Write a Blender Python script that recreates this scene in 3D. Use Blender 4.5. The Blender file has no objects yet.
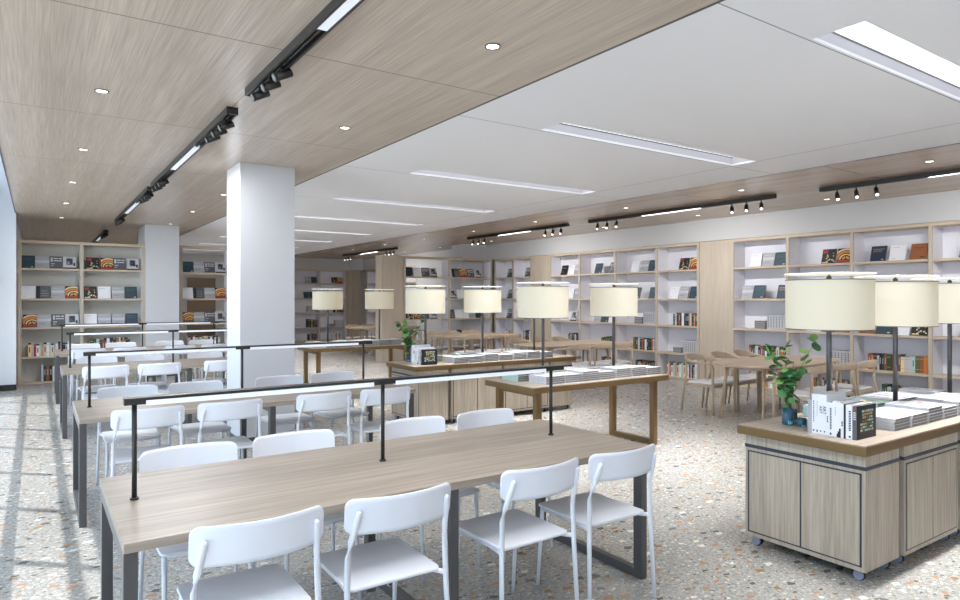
import bpy, bmesh, math, random
from mathutils import Vector, Matrix
random.seed(7)
S = bpy.context.scene
COL = S.collection
PI = math.pi
# ------------------------------------------------------------ camera
EYE = 1.58
YAW = math.radians(34.25)
cd = bpy.data.cameras.new('camera'); cam = bpy.data.objects.new('camera', cd); COL.objects.link(cam)
cam.location = (0, 0, EYE); cam.rotation_euler = (PI/2, 0, -YAW)
cd.sensor_fit = 'HORIZONTAL'; cd.sensor_width = 36; cd.lens = 36*652/960
cd.shift_y = -2/960; cd.clip_start = .02; cd.clip_end = 200
S.camera = cam
# ------------------------------------------------------------ world, sun, exposure
w = bpy.data.worlds.new('sky'); S.world = w; w.use_nodes = True
bg = w.node_tree.nodes['Background']; bg.inputs[0].default_value = (.66, .83, 1, 1); bg.inputs[1].default_value = 1.95
S.cycles.max_bounces = 12; S.cycles.diffuse_bounces = 8; S.cycles.glossy_bounces = 4
sd = bpy.data.lights.new('sun', 'SUN'); sd.energy = 4.6; sd.angle = math.radians(.6); sd.color = (1, .96, .9)
sun = bpy.data.objects.new('sun', sd); COL.objects.link(sun)
sun.rotation_euler = Vector((.22, -.205, -1)).to_track_quat('-Z', 'Y').to_euler()
def area(name, loc, sx, sy, rot, power, color):
    l = bpy.data.lights.new(name, 'AREA'); l.shape = 'RECTANGLE'; l.size = sx; l.size_y = sy; l.energy = power; l.color = color
    o = bpy.data.objects.new(name, l); COL.objects.link(o); o.location = loc; o.rotation_euler = rot
    return o
S.view_settings.view_transform = 'Standard'; S.view_settings.look = 'None'
S.view_settings.gamma = 1; S.view_settings.use_curve_mapping = False
S.view_settings.exposure = 0.41

# ------------------------------------------------------------ materials
def srgb(r, g, b):
    f = lambda c: (c/255/12.92 if c/255 <= .04045 else ((c/255+.055)/1.055)**2.4)
    return (f(r), f(g), f(b), 1)
MATS = {}
def mat(name, rgb=(200, 200, 200), rough=.5, metal=0, emit=0, ecol=None, spec=None, trans=0):
    if name in MATS: return MATS[name]
    m = bpy.data.materials.new(name); m.use_nodes = True; MATS[name] = m
    b = m.node_tree.nodes['Principled BSDF']
    b.inputs['Base Color'].default_value = srgb(*rgb); b.inputs['Roughness'].default_value = rough; b.inputs['Metallic'].default_value = metal
    if emit: b.inputs['Emission Color'].default_value = srgb(*(ecol or rgb)); b.inputs['Emission Strength'].default_value = emit
    if spec is not None: b.inputs['Specular IOR Level'].default_value = spec
    if trans: b.inputs['Transmission Weight'].default_value = trans
    # faint procedural variation so that every surface carries a node texture
    nt = m.node_tree; n = nt.nodes.new('ShaderNodeTexNoise'); n.inputs['Scale'].default_value = 14
    r = nt.nodes.new('ShaderNodeMapRange'); r.inputs['To Min'].default_value = max(0, rough-.03); r.inputs['To Max'].default_value = min(1, rough+.03)
    t = nt.nodes.new('ShaderNodeTexCoord'); nt.links.new(t.outputs['Object'], n.inputs['Vector'])
    nt.links.new(n.outputs['Fac'], r.inputs['Value']); nt.links.new(r.outputs[0], b.inputs['Roughness'])
    return m
def math_node(nt, op, a, b=None):
    n = nt.nodes.new('ShaderNodeMath'); n.operation = op
    for i, v in enumerate((a, b)):
        if v is None: continue
        if isinstance(v, (int, float)): n.inputs[i].default_value = v
        else: nt.links.new(v, n.inputs[i])
    return n.outputs[0]
def mix(nt, fac, a, b):
    n = nt.nodes.new('ShaderNodeMix'); n.data_type = 'RGBA'
    for s, v in (('Factor', fac), ('A', a), ('B', b)):
        i = [x for x in n.inputs if x.name == s and (x.type == 'RGBA' or s == 'Factor' and x.type == 'VALUE')][0]
        if isinstance(v, (int, float)): i.default_value = v
        elif isinstance(v, tuple): i.default_value = v
        else: nt.links.new(v, i)
    return [o for o in n.outputs if o.type == 'RGBA'][0]
def wood(name, c1, c2, axis='x', rough=.4, fine=60, joints=None, bands=None):
    """streaky veneer; axis = direction of the grain; joints = list of (axis, offset, period, half width)"""
    m = bpy.data.materials.new(name); m.use_nodes = True; MATS[name] = m; nt = m.node_tree
    b = nt.nodes['Principled BSDF']; b.inputs['Roughness'].default_value = rough
    tc = nt.nodes.new('ShaderNodeTexCoord'); mp = nt.nodes.new('ShaderNodeMapping')
    sc = {'x': (.04, 1, 1), 'y': (1, .018, 1), 'z': (1, 1, .05)}[axis]
    mp.inputs['Scale'].default_value = [s*fine for s in sc]
    nt.links.new(tc.outputs['Object'], mp.inputs['Vector'])
    n = nt.nodes.new('ShaderNodeTexNoise'); n.inputs['Scale'].default_value = 1; n.inputs['Detail'].default_value = 3
    nt.links.new(mp.outputs[0], n.inputs['Vector'])
    mp2 = nt.nodes.new('ShaderNodeMapping'); mp2.inputs['Scale'].default_value = [s*fine*.13 for s in sc]
    nt.links.new(tc.outputs['Object'], mp2.inputs['Vector'])
    n2 = nt.nodes.new('ShaderNodeTexNoise'); n2.inputs['Scale'].default_value = 1; n2.inputs['Detail'].default_value = 4; n2.inputs['Distortion'].default_value = 0
    nt.links.new(mp2.outputs[0], n2.inputs['Vector'])
    f = math_node(nt, 'ADD', math_node(nt, 'MULTIPLY', n.outputs['Fac'], .6), math_node(nt, 'MULTIPLY', n2.outputs['Fac'], .4))
    r = nt.nodes.new('ShaderNodeValToRGB'); r.color_ramp.elements[0].position = .36; r.color_ramp.elements[1].position = .64
    r.color_ramp.elements[0].color = srgb(*c1); r.color_ramp.elements[1].color = srgb(*c2)
    nt.links.new(f, r.inputs[0]); col = r.outputs[0]
    if joints: col = add_joints(nt, tc, col, joints, srgb(120, 100, 84))
    nt.links.new(col, b.inputs['Base Color'])
    return m
def add_joints(nt, tc, col, joints, dark):
    sep = nt.nodes.new('ShaderNodeSeparateXYZ'); nt.links.new(tc.outputs['Object'], sep.inputs[0])
    for ax, off, per, hw in joints:
        v = math_node(nt, 'SUBTRACT', sep.outputs[{'x': 0, 'y': 1}[ax]], off)
        if per: v = math_node(nt, 'SUBTRACT', math_node(nt, 'PINGPONG', v, per/2), 0) if False else math_node(nt, 'SUBTRACT', v, math_node(nt, 'MULTIPLY', math_node(nt, 'ROUND', math_node(nt, 'DIVIDE', v, per)), per))
        line = math_node(nt, 'LESS_THAN', math_node(nt, 'ABSOLUTE', v), hw)
        col = mix(nt, line, col, dark)
    return col
def plain_joints(name, rgb, joints, dark, rough=.6):
    m = bpy.data.materials.new(name); m.use_nodes = True; MATS[name] = m; nt = m.node_tree
    b = nt.nodes['Principled BSDF']; b.inputs['Roughness'].default_value = rough
    tc = nt.nodes.new('ShaderNodeTexCoord')
    nt.links.new(add_joints(nt, tc, srgb(*rgb), joints, srgb(*dark)), b.inputs['Base Color'])
    return m
def terrazzo():
    m = bpy.data.materials.new('terrazzo'); m.use_nodes = True; nt = m.node_tree; b = nt.nodes['Principled BSDF']
    tc = nt.nodes.new('ShaderNodeTexCoord')
    big = nt.nodes.new('ShaderNodeTexNoise'); big.inputs['Scale'].default_value = 30
    nt.links.new(tc.outputs['Object'], big.inputs['Vector'])
    warp = nt.nodes.new('ShaderNodeVectorMath'); warp.operation = 'MULTIPLY_ADD'
    nt.links.new(big.outputs['Color'], warp.inputs[0]); warp.inputs[1].default_value = (.03, .03, 0); nt.links.new(tc.outputs['Object'], warp.inputs[2])
    col = srgb(198, 192, 183)
    cl = nt.nodes.new('ShaderNodeTexNoise'); cl.inputs['Scale'].default_value = 45; cl.inputs['Detail'].default_value = 5
    nt.links.new(tc.outputs['Object'], cl.inputs['Vector'])
    rr = nt.nodes.new('ShaderNodeValToRGB'); rr.color_ramp.elements[0].color = srgb(140, 139, 136); rr.color_ramp.elements[1].color = srgb(174, 172, 168)
    rr.color_ramp.elements[0].position = .35; rr.color_ramp.elements[1].position = .65
    nt.links.new(cl.outputs['Fac'], rr.inputs[0]); col = rr.outputs[0]
    def layer(col, scale, thr, stops, off):
        mp = nt.nodes.new('ShaderNodeMapping'); mp.inputs['Location'].default_value = (off, off*.7, 0); mp.inputs['Rotation'].default_value = (0, 0, off)
        mp.inputs['Scale'].default_value = (1, 1.5, 1)
        nt.links.new(warp.outputs[0], mp.inputs['Vector'])
        v = nt.nodes.new('ShaderNodeTexVoronoi'); v.voronoi_dimensions = '2D'; v.inputs['Scale'].default_value = scale; v.distance = 'CHEBYCHEV'
        nt.links.new(mp.outputs[0], v.inputs['Vector'])
        sp = nt.nodes.new('ShaderNodeSeparateColor'); nt.links.new(v.outputs['Color'], sp.inputs[0])
        t = math_node(nt, 'MULTIPLY', math_node(nt, 'POWER', sp.outputs[0], 1.6), thr)
        mask = math_node(nt, 'LESS_THAN', v.outputs['Distance'], t)
        r = nt.nodes.new('ShaderNodeValToRGB'); r.color_ramp.interpolation = 'CONSTANT'
        els = r.color_ramp.elements
        els[0].position = 0; els[0].color = srgb(*stops[0][1]); els[1].position = stops[1][0]; els[1].color = srgb(*stops[1][1])
        for p, c in stops[2:]:
            e = els.new(p); e.color = srgb(*c)
        nt.links.new(sp.outputs[1], r.inputs[0])
        return mix(nt, mask, col, r.outputs[0])
    col = layer(col, 50, .30, [(0, (196, 193, 188)), (.35, (150, 145, 140)), (.6, (200, 198, 192)), (.8, (110, 104, 98)), (.93, (160, 134, 112))], 3.1)
    col = layer(col, 24, .29, [(0, (204, 201, 194)), (.34, (112, 110, 108)), (.46, (180, 172, 160)), (.66, (172, 140, 116)), (.78, (205, 195, 178)), (.9, (120, 90, 66))], 1.3)
    col = layer(col, 9.5, .27, [(0, (98, 96, 96)), (.2, (176, 134, 104)), (.5, (218, 215, 208)), (.68, (150, 118, 84)), (.84, (112, 112, 112))], .4)
    nt.links.new(col, b.inputs['Base Color']); b.inputs['Roughness'].default_value = .22
    b.inputs['Specular IOR Level'].default_value = .45
    MATS['terrazzo'] = m
    return m
OAK_T = wood('table_oak', (134, 121, 108), (168, 155, 141), 'x', .38, 40)
VEN_Z = wood('cabinet_veneer', (158, 145, 129), (188, 177, 161), 'z', .45, 70)
VEN_P = wood('pale_veneer', (186, 172, 155), (200, 188, 172), 'z', .45, 50)
VEN_H = wood('shelf_veneer', (188, 170, 148), (210, 193, 172), 'y', .45, 50)
VEN_X = wood('shelf_veneer_x', (188, 170, 148), (210, 193, 172), 'x', .45, 50)
ASH = wood('ash_wood', (184, 162, 138), (208, 188, 165), 'x', .4, 45)
ASHZ = wood('ash_wood_upright', (180, 158, 134), (204, 184, 160), 'z', .4, 45)
CEILW = wood('ceiling_veneer', (163, 149, 136), (198, 185, 172), 'y', .3, 100, joints=[('y', 3.85, 2.2, .006), ('x', 1.245, 0, .003)])
SOFW = wood('soffit_veneer', (160, 138, 116), (184, 161, 138), 'y', .22, 40, joints=[('y', 3.85, 2.2, .006), ('x', 8.66, 0, .004)])
CEILG = plain_joints('ceiling_white', (242, 242, 246), [('y', 2.018, 2.415, .004), ('x', 6.412, 0, .005)], (140, 140, 142))
FLOOR = terrazzo()
WHITEP = mat('white_plastic', (229, 231, 239), .35)
WALLW = mat('white_paint', (212, 213, 218), .6)
WALLG = mat('wall_grey', (200, 200, 201), .7)
SHELFW = mat('shelf_lining', (238, 238, 247), .6)
GREYM = mat('grey_metal', (98, 97, 98), .35, .6)
DARKM = mat('dark_metal', (58, 56, 56), .4, .5)
BRONZE = mat('bronze', (138, 112, 78), .38, .7)
BLACK = mat('black', (24, 24, 26), .5)
NAVY = mat('navy_line', (52, 58, 72), .4)
LED = mat('led', (200, 204, 212), .5, emit=.35, ecol=(238, 244, 255))
LEDC = mat('ceiling_led', (235, 235, 238), .5, emit=.95, ecol=(246, 248, 255))
LENS = mat('lens', (255, 255, 255), .4, emit=3, ecol=(255, 246, 228))
SHADE = mat('lamp_shade', (196, 192, 180), .9, emit=.17, ecol=(255, 240, 196), spec=.1)
GLASS = None

# ------------------------------------------------------------ mesh builder
class B:
    def __init__(s): s.bm = bmesh.new(); s.m = []
    def mi(s, m):
        if m not in s.m: s.m.append(m)
        return s.m.index(m)
    def quad(s, pts, m, smooth=False):
        vs = [s.bm.verts.new(p) for p in pts]; f = s.bm.faces.new(vs); f.material_index = s.mi(m); f.smooth = smooth; return f
    def box(s, x0, y0, z0, x1, y1, z1, m, bev=0, mx=None, seg=2):
        P = [(x0, y0, z0), (x1, y0, z0), (x1, y1, z0), (x0, y1, z0), (x0, y0, z1), (x1, y0, z1), (x1, y1, z1), (x0, y1, z1)]
        vs = [s.bm.verts.new(p) for p in P]; fs = []
        for a in ((3, 2, 1, 0), (4, 5, 6, 7), (0, 1, 5, 4), (1, 2, 6, 5), (2, 3, 7, 6), (3, 0, 4, 7)):
            f = s.bm.faces.new([vs[i] for i in a]); f.material_index = s.mi(m); fs.append(f)
        if bev:
            es = list({e for f in fs for e in f.edges})
            r = bmesh.ops.bevel(s.bm, geom=es, offset=bev, segments=seg, affect='EDGES', profile=.5)
            vs = list({v for f in r['faces'] for v in f.verts} | {v for v in vs if v.is_valid})
        if mx is not None: bmesh.ops.transform(s.bm, matrix=mx, verts=[v for v in vs if v.is_valid])
        return s
    def sweep(s, pts, sec, m, segs=12, up=(0, 0, 1), cap=True, power=2.0):
        """tube through pts; sec = list of (half width sideways, half height along up) per point"""
        pts = [Vector(p) for p in pts]; n = len(pts); rings = []
        if not isinstance(sec, list): sec = [sec]*n
        up = Vector(up)
        for i, p in enumerate(pts):
            t = (pts[min(i+1, n-1)]-pts[max(i-1, 0)]).normalized()
            u = up if abs(t.dot(up)) < .98 else (Vector((1, 0, 0)) if abs(t.x) < .9 else Vector((0, 1, 0)))
            side = t.cross(u).normalized(); v2 = side.cross(t).normalized()
            a, b = sec[i] if isinstance(sec[i], tuple) else (sec[i], sec[i])
            ring = []
            for k in range(segs):
                th = 2*PI*k/segs; c, sn = math.cos(th), math.sin(th)
                c = math.copysign(abs(c)**(2/power), c); sn = math.copysign(abs(sn)**(2/power), sn)
                ring.append(s.bm.verts.new(p+side*a*c+v2*b*sn))
            rings.append(ring)
        for i in range(n-1):
            for k in range(segs):
                f = s.bm.faces.new((rings[i][k], rings[i][(k+1) % segs], rings[i+1][(k+1) % segs], rings[i+1][k]))
                f.material_index = s.mi(m); f.smooth = True
        if cap:
            for r, rev in ((rings[0], 0), (rings[-1], 1)):
                f = s.bm.faces.new(r if rev else r[::-1]); f.material_index = s.mi(m)
        return s
    def cyl(s, p0, p1, r, m, segs=16, r1=None):
        return s.sweep([p0, p1], [r, r if r1 is None else r1], m, segs)
    def prism(s, outline, z0, z1, m, bev=0):
        """outline = xy list (ccw), extruded z0..z1, optional bevelled rim"""
        lo = [(x, y) for x, y in outline]; n = len(lo)
        cx = sum(p[0] for p in lo)/n; cy = sum(p[1] for p in lo)/n
        def ring(inset, z):
            out = []
            for x, y in lo:
                d = math.hypot(x-cx, y-cy) or 1
                out.append(s.bm.verts.new((x-(x-cx)/d*inset, y-(y-cy)/d*inset, z)))
            return out
        rs = [ring(bev, z0), ring(0, z0+bev), ring(0, z1-bev), ring(bev, z1)] if bev else [ring(0, z0), ring(0, z1)]
        for a, b2 in zip(rs, rs[1:]):
            for k in range(n):
                f = s.bm.faces.new((a[k], a[(k+1) % n], b2[(k+1) % n], b2[k])); f.material_index = s.mi(m)
        f = s.bm.faces.new(rs[0][::-1]); f.material_index = s.mi(m)
        f = s.bm.faces.new(rs[-1]); f.material_index = s.mi(m)
        return s
    def done(s, name, parent=None, loc=None, smooth=False):
        s.bm.normal_update()
        bmesh.ops.recalc_face_normals(s.bm, faces=s.bm.faces[:])
        me = bpy.data.meshes.new(name); s.bm.to_mesh(me); s.bm.free()
        for m in s.m: me.materials.append(m)
        if smooth:
            for p in me.polygons: p.use_smooth = True
        o = bpy.data.objects.new(name, me); COL.objects.link(o)
        if parent: o.parent = parent
        if loc: o.location = loc
        return o
def tag(o, label=None, cat=None, group=None, kind=None):
    if label: o['label'] = label
    if cat: o['category'] = cat
    if group: o['group'] = group
    if kind: o['kind'] = kind
    return o
def thing(name, label, cat, loc=(0, 0, 0), rz=0, group=None):
    o = bpy.data.objects.new(name, None); COL.objects.link(o); o.empty_display_size = .1
    o.location = loc; o.rotation_euler = (0, 0, rz); return tag(o, label, cat, group)
KIDS = {}
def kids(o): return [c for c in bpy.data.objects if c.parent == o]
def dup(root, loc, rz=0, label=None, group=None):
    ch = KIDS.get(root.name)
    if ch is None: ch = [(c, kids(c)) for c in kids(root)]; KIDS[root.name] = ch
    r = root.copy(); COL.objects.link(r); r.location = loc; r.rotation_euler = (0, 0, rz)
    if label: r['label'] = label
    if group: r['group'] = group
    for c, gs in ch:
        d = c.copy(); COL.objects.link(d); d.parent = r
        for g in gs:
            e = g.copy(); COL.objects.link(e); e.parent = d
    return r
def struct(b, name, loc=None):
    return tag(b.done(name, loc=loc), kind='structure')
ORD = ['first', 'second', 'third', 'fourth', 'fifth', 'sixth', 'seventh', 'eighth', 'ninth', 'tenth', 'eleventh', 'twelfth', 'thirteenth', 'fourteenth', 'fifteenth', 'sixteenth', 'seventeenth', 'eighteenth']
def rrect(x0, y0, x1, y1, r, n=5):
    out = []
    for cx, cy, a0 in ((x1-r, y1-r, 0), (x0+r, y1-r, 90), (x0+r, y0+r, 180), (x1-r, y0+r, 270)):
        for k in range(n+1):
            a = math.radians(a0+90*k/n); out.append((cx+r*math.cos(a), cy+r*math.sin(a)))
    return out

# ------------------------------------------------------------ structure
CZ = 3.05; XR = 10.38; XL = -.56; YF = 23.7; YB = -4.5; XW = -.29
b = B(); b.box(XL, YB, -.1, 11.2, YF+.4, 0, FLOOR); struct(b, 'floor')
b = B(); b.box(XW, YB, CZ, 2.8, 21.5, CZ+.3, CEILW); struct(b, 'ceiling')
b = B(); b.box(7.24, YB, CZ, 11.2, YF+.2, CZ+.3, SOFW); struct(b, 'ceiling')
b = B()
b.box(2.792, YB, CZ-.004, 2.806, 21.5, CZ+.01, GREYM); struct(b, 'trim_1')
b = B(); b.box(7.234, YB, CZ-.004, 7.246, YF, CZ+.01, GREYM); struct(b, 'trim_2')
# pale ceiling with recessed light slots
b = B()
slots = [(1.71+2.415*k, 2.0+2.415*k) for k in range(-2, 9)]
def cell(x0, x1, y0, y1): b.box(x0, y0, CZ, x1, y1, CZ+.02, CEILG)
cell(2.806, 3.64, YB, YF); cell(6.4, 7.234, YB, YF)
ys = [YB]+[v for s_ in slots for v in s_]+[YF]
for y0, y1 in zip(ys[0::2], ys[1::2]):
    if y1 > y0: cell(3.64, 6.4, y0, y1)
b.box(-.3, 21.5, CZ, 2.806, YF, CZ+.02, CEILG)
struct(b, 'ceiling')
b = B(); b.box(XW, YB-.5, CZ+.3, 11.4, YF+.6, CZ+.4, WALLW); b.box(XW, YB, CZ+.4, XW+.1, 14.4, 4.4, WALLW); b.box(XL-.1, YB, 4.4, XW+.1, 14.4, 4.5, WALLW); struct(b, 'ceiling')
SLOTW = mat('slot_white', (196, 196, 202), .7)
for i, (y0, y1) in enumerate(slots):
    if y0 < YB+.2: continue
    t = thing('recessed_light', 'long recessed ceiling light slot, %s of the row ahead on the white ceiling' % ORD[i-2] if i >= 2 else 'recessed light slot in the white ceiling, %s behind the camera' % ORD[1-i], 'ceiling light', (5.02, (y0+y1)/2, CZ), group='recessed slots in the white ceiling')
    h = (y1-y0)/2; L = 1.38
    b = B()
    b.box(-L, h, 0.0205, L, h+.015, .11, SLOTW); b.box(-L, -h-.015, .0205, L, -h, .11, SLOTW)
    b.box(-L-.015, -h, .0205, -L, h, .11, SLOTW); b.box(L, -h, .0205, L+.015, h, .11, SLOTW)
    b.box(-L, h-.004, .085, L, h, .095, GREYM)
    b.done('housing', t)
    b = B(); b.box(-L, -h, .097, L, h, .11, LEDC); b.done('diffuser', t)
    a = area('slot_lamp', (5.02, (y0+y1)/2, CZ+.09), L*1.94, h*.9, (0, 0, 0), 36, (.985, .99, 1)); a.data.spread = math.radians(64)
# right wall: bulkhead over the bookcases, back wall behind them
b = B(); b.box(XR+.36, YB, 0, XR+.6, YF+.3, CZ, WALLG); b.box(XR, YB, 2.645, XR+.36, YF, CZ, WALLG)
b.box(XR, 14.95, 0, XR+.36, 19.0, 2.645, WALLG); struct(b, 'wall_right')
b = B(); b.box(2.2, YF, 0, 11, YF+.3, CZ, WALLG)
b.box(2.4, YF-.36, 2.645, XR, YF, CZ, WALLG); struct(b, 'wall_far')
b = B(); b.box(9.86, YF-.48, 2.645, XR, YF-.36, CZ, WALLW); struct(b, 'wall_pier')
b = B(); b.box(9.6, 14.95, 2.645, XR, 15.5, CZ, WALLW); b.box(9.6, 15.0, 0, XR, 15.5, 2.645, WALLW); struct(b, 'wall_pier_right')
b = B(); b.box(-.6, 21.5, 0, 2.4, 21.7, CZ, VEN_Z); b.box(2.2, 21.7, 0, 2.4, YF, CZ, WALLG); struct(b, 'wall_left')
# window wall on the left
b = B(); b.box(-1.4, 13.72, 0, -.285, 14.4, 4.4, WALLW); struct(b, 'wall_window_pier')
b = B(); b.box(-1.4, 13.7, 0, -.28, 13.72, .1, DARKM); struct(b, 'baseboard_pier')
b = B(); b.box(-.55, 14.4, 0, XW, 21.5, CZ, WALLW); struct(b, 'wall_window_end')
b = B(); b.box(XW-.012, YB, CZ-.01, XW-.001, 13.72, CZ+.4, GREYM); struct(b, 'trim_3')
def window(name, mk, n, step, along, base, zt, fixed):
    pass
b = B()
k0 = -9
for k in range(k0, 8):
    y = 5.21+1.19*k
    if YB < y < 13.7: b.box(XL-.03, y-.022, 0, XL+.03, y+.022, 4.4, GREYM)
for z in (1.89, 3.39):
    b.box(XL-.035, YB, z-.025, XL+.03, 13.7, z+.025, GREYM)
b.box(XL-.03, YB, 0, XL+.03, 13.7, .05, GREYM)
wf = struct(b, 'window_1')
def glass_mat():
    m = bpy.data.materials.new('window_glass'); m.use_nodes = True; nt = m.node_tree; nt.nodes.clear()
    o = nt.nodes.new('ShaderNodeOutputMaterial'); g = nt.nodes.new('ShaderNodeBsdfGlossy'); g.inputs['Roughness'].default_value = .02
    t = nt.nodes.new('ShaderNodeBsdfTransparent'); t.inputs[0].default_value = (.93, .96, .98, 1)
    mx = nt.nodes.new('ShaderNodeMixShader'); fr = nt.nodes.new('ShaderNodeFresnel'); fr.inputs[0].default_value = 1.25
    nt.links.new(fr.outputs[0], mx.inputs[0]); nt.links.new(t.outputs[0], mx.inputs[1]); nt.links.new(g.outputs[0], mx.inputs[2]); nt.links.new(mx.outputs[0], o.inputs[0])
    return m
GLASS = glass_mat()
b = B(); b.quad([(XL, YB, .05), (XL, 13.7, .05), (XL, 13.7, 4.4), (XL, YB, 4.4)], GLASS); g = b.done('glass', wf)
b = B(); b.box(XL-.1, YB-.25, -.1, 11, YB, CZ+.3, mat('back_wall_paint', (226, 227, 230), .7)); struct(b, 'wall_back')
b = B(); b.box(-40, -40, -.25, XL-.0, 40, -.1, mat('pavement', (215, 214, 210), .8)); struct(b, 'ground')
# columns
for nm, x0, y0, x1, y1 in (('column', 1.82, 7.28, 2.42, 7.86), ('column', 1.80, 14.5, 2.425, 15.6)):
    b = B(); b.box(x0, y0, 0, x1, y1, CZ, WALLW, .004)
    b.box(x0-.002, y0-.002, 0, x1+.002, y1+.002, .06, GREYM)
    o = struct(b, 'wall_column')
# far wooden door
b = B(); b.box(4.2, YF-.06, 0, 5.1, YF, 2.26, mat('brown_door', (128, 108, 88), .5)); d = struct(b, 'door_1')
b = B(); b.box(4.98, YF-.1, 1.0, 5.03, YF-.06, 1.15, GREYM); b.done('door_handle', d)

# ------------------------------------------------------------ bookcases
SZ = [2.13, 1.57, 1.04, .50, .03]      # shelf top heights, top to bottom
TOPZ = 2.64
def bookcase(name, label, edges, loc, rz, back=True, top=TOPZ, depth=.35, group=None, wide_post=.05, lining=None):
    """edges: x positions of the post centres in the local frame; local y goes into the case"""
    t = thing(name, label, 'bookcase', loc, rz, group)
    p = wide_post/2; x0, x1 = edges[0]-p, edges[-1]+p
    for i, e in enumerate(edges):
        b = B(); b.box(e-p, 0, 0, e+p, depth, top-.05, VEN_Z if False else VEN_P, .002)
        for sgn, yes in ((-1, i > 0), (1, i < len(edges)-1)):
            if yes: 
                xx = e+sgn*p; b.box(min(xx, xx+sgn*.003), .025, .03, max(xx, xx+sgn*.003), depth, top-.05, SHELFW)
        b.done('upright', t)
    b = B(); b.box(x0, 0, top-.05, x1, depth, top, VEN_X, .002); b.done('top_board', t)
    for i in range(len(edges)-1):
        for z in SZ:
            b = B(); b.box(edges[i]+p+.003, .004, z-.035 if z > .1 else 0, edges[i+1]-p-.003, depth-.012, z, VEN_X, .002); b.done('shelf', t)
    if back:
        b = B(); b.box(x0, depth-.012, .0, x1, depth, top-.05, lining or SHELFW); b.done('back_panel', t)
    return t
# left bookcase by the window wall
bookcase('bookcase', 'pale wooden bookcase of two bays between the window wall and the far white column', [-.25, .72, 1.77], (0, 14.5, 0), 0, lining=mat('lining_warm', (196, 194, 186), .6))
bookcase('bookcase', 'narrow one-bay bookcase between the two white columns', [2.55, 3.52], (0, 15.0, 0), 0, back=False, top=2.70)
b = B(); b.box(2.58, 15.34, 2.1, 3.49, 15.35, 2.65, SHELFW); b.done('back_panel', [o for o in bpy.data.objects if o.name == 'bookcase.001'][0])
bookcase('bookcase', 'two-bay open bookcase closing the end of the right wall beside the beige panel', [7.66, 8.97, 10.32], (0, 14.6, 0), 0, back=False)
# right wall: local x = -Y, so x = -Y world
RW = -PI/2
bookcase('bookcase', 'long white-lined bookcase right of the near wood panel', [-7.16, -6.12, -5.08, -4.01, -2.94, -1.9], (XR, 0, 0), RW)
bookcase('bookcase', 'four-bay white-lined bookcase between the two wood wall panels', [-12.21, -11.17, -10.05, -8.91, -7.9], (XR, 0, 0), RW)
bookcase('bookcase', 'two narrow white-lined bays left of the far wood panel', [-14.53, -13.72, -12.95], (XR, 0, 0), RW)
bookcase('bookcase', 'shadowed bookcase on the side wall of the far alcove', [-22.9, -21.6, -20.3, -19.0], (XR, 0, 0), RW)
bookcase('bookcase', 'wide bookcase on the end wall of the far alcove', [5.6, 6.64, 7.67, 8.70, 9.72], (0, YF-.36, 0), 0)
def wallpanel(label, x0, y0, x1, y1, m=None):
    t = thing('wall_panel', label, 'wood panel', ((x0+x1)/2, (y0+y1)/2, 0))
    hx, hy = (x1-x0)/2, (y1-y0)/2
    b = B(); b.box(-hx, -hy, 0, hx, hy, 2.6, m or VEN_P, .003); b.done('panel', t)
    b = B(); b.box(-hx-.002, -hy-.002, 2.6, hx+.002, hy+.002, 2.64, VEN_H, .002); b.done('top_rail', t)
wallpanel('tall plain wood panel between bookcases, nearest on the right wall', XR+.01, 7.19, XR+.35, 7.87)
wallpanel('tall plain wood panel between bookcases, farther along the right wall', XR+.01, 12.245, XR+.35, 12.915)
wallpanel('tall beige wood panel left of the open end bookcase', 7.02, 14.6, 7.62, 14.95)
wallpanel('dim brown wood panel in the far corner of the alcove', 9.76, YF-.36, 10.36, YF-.02, VEN_Z)

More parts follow.
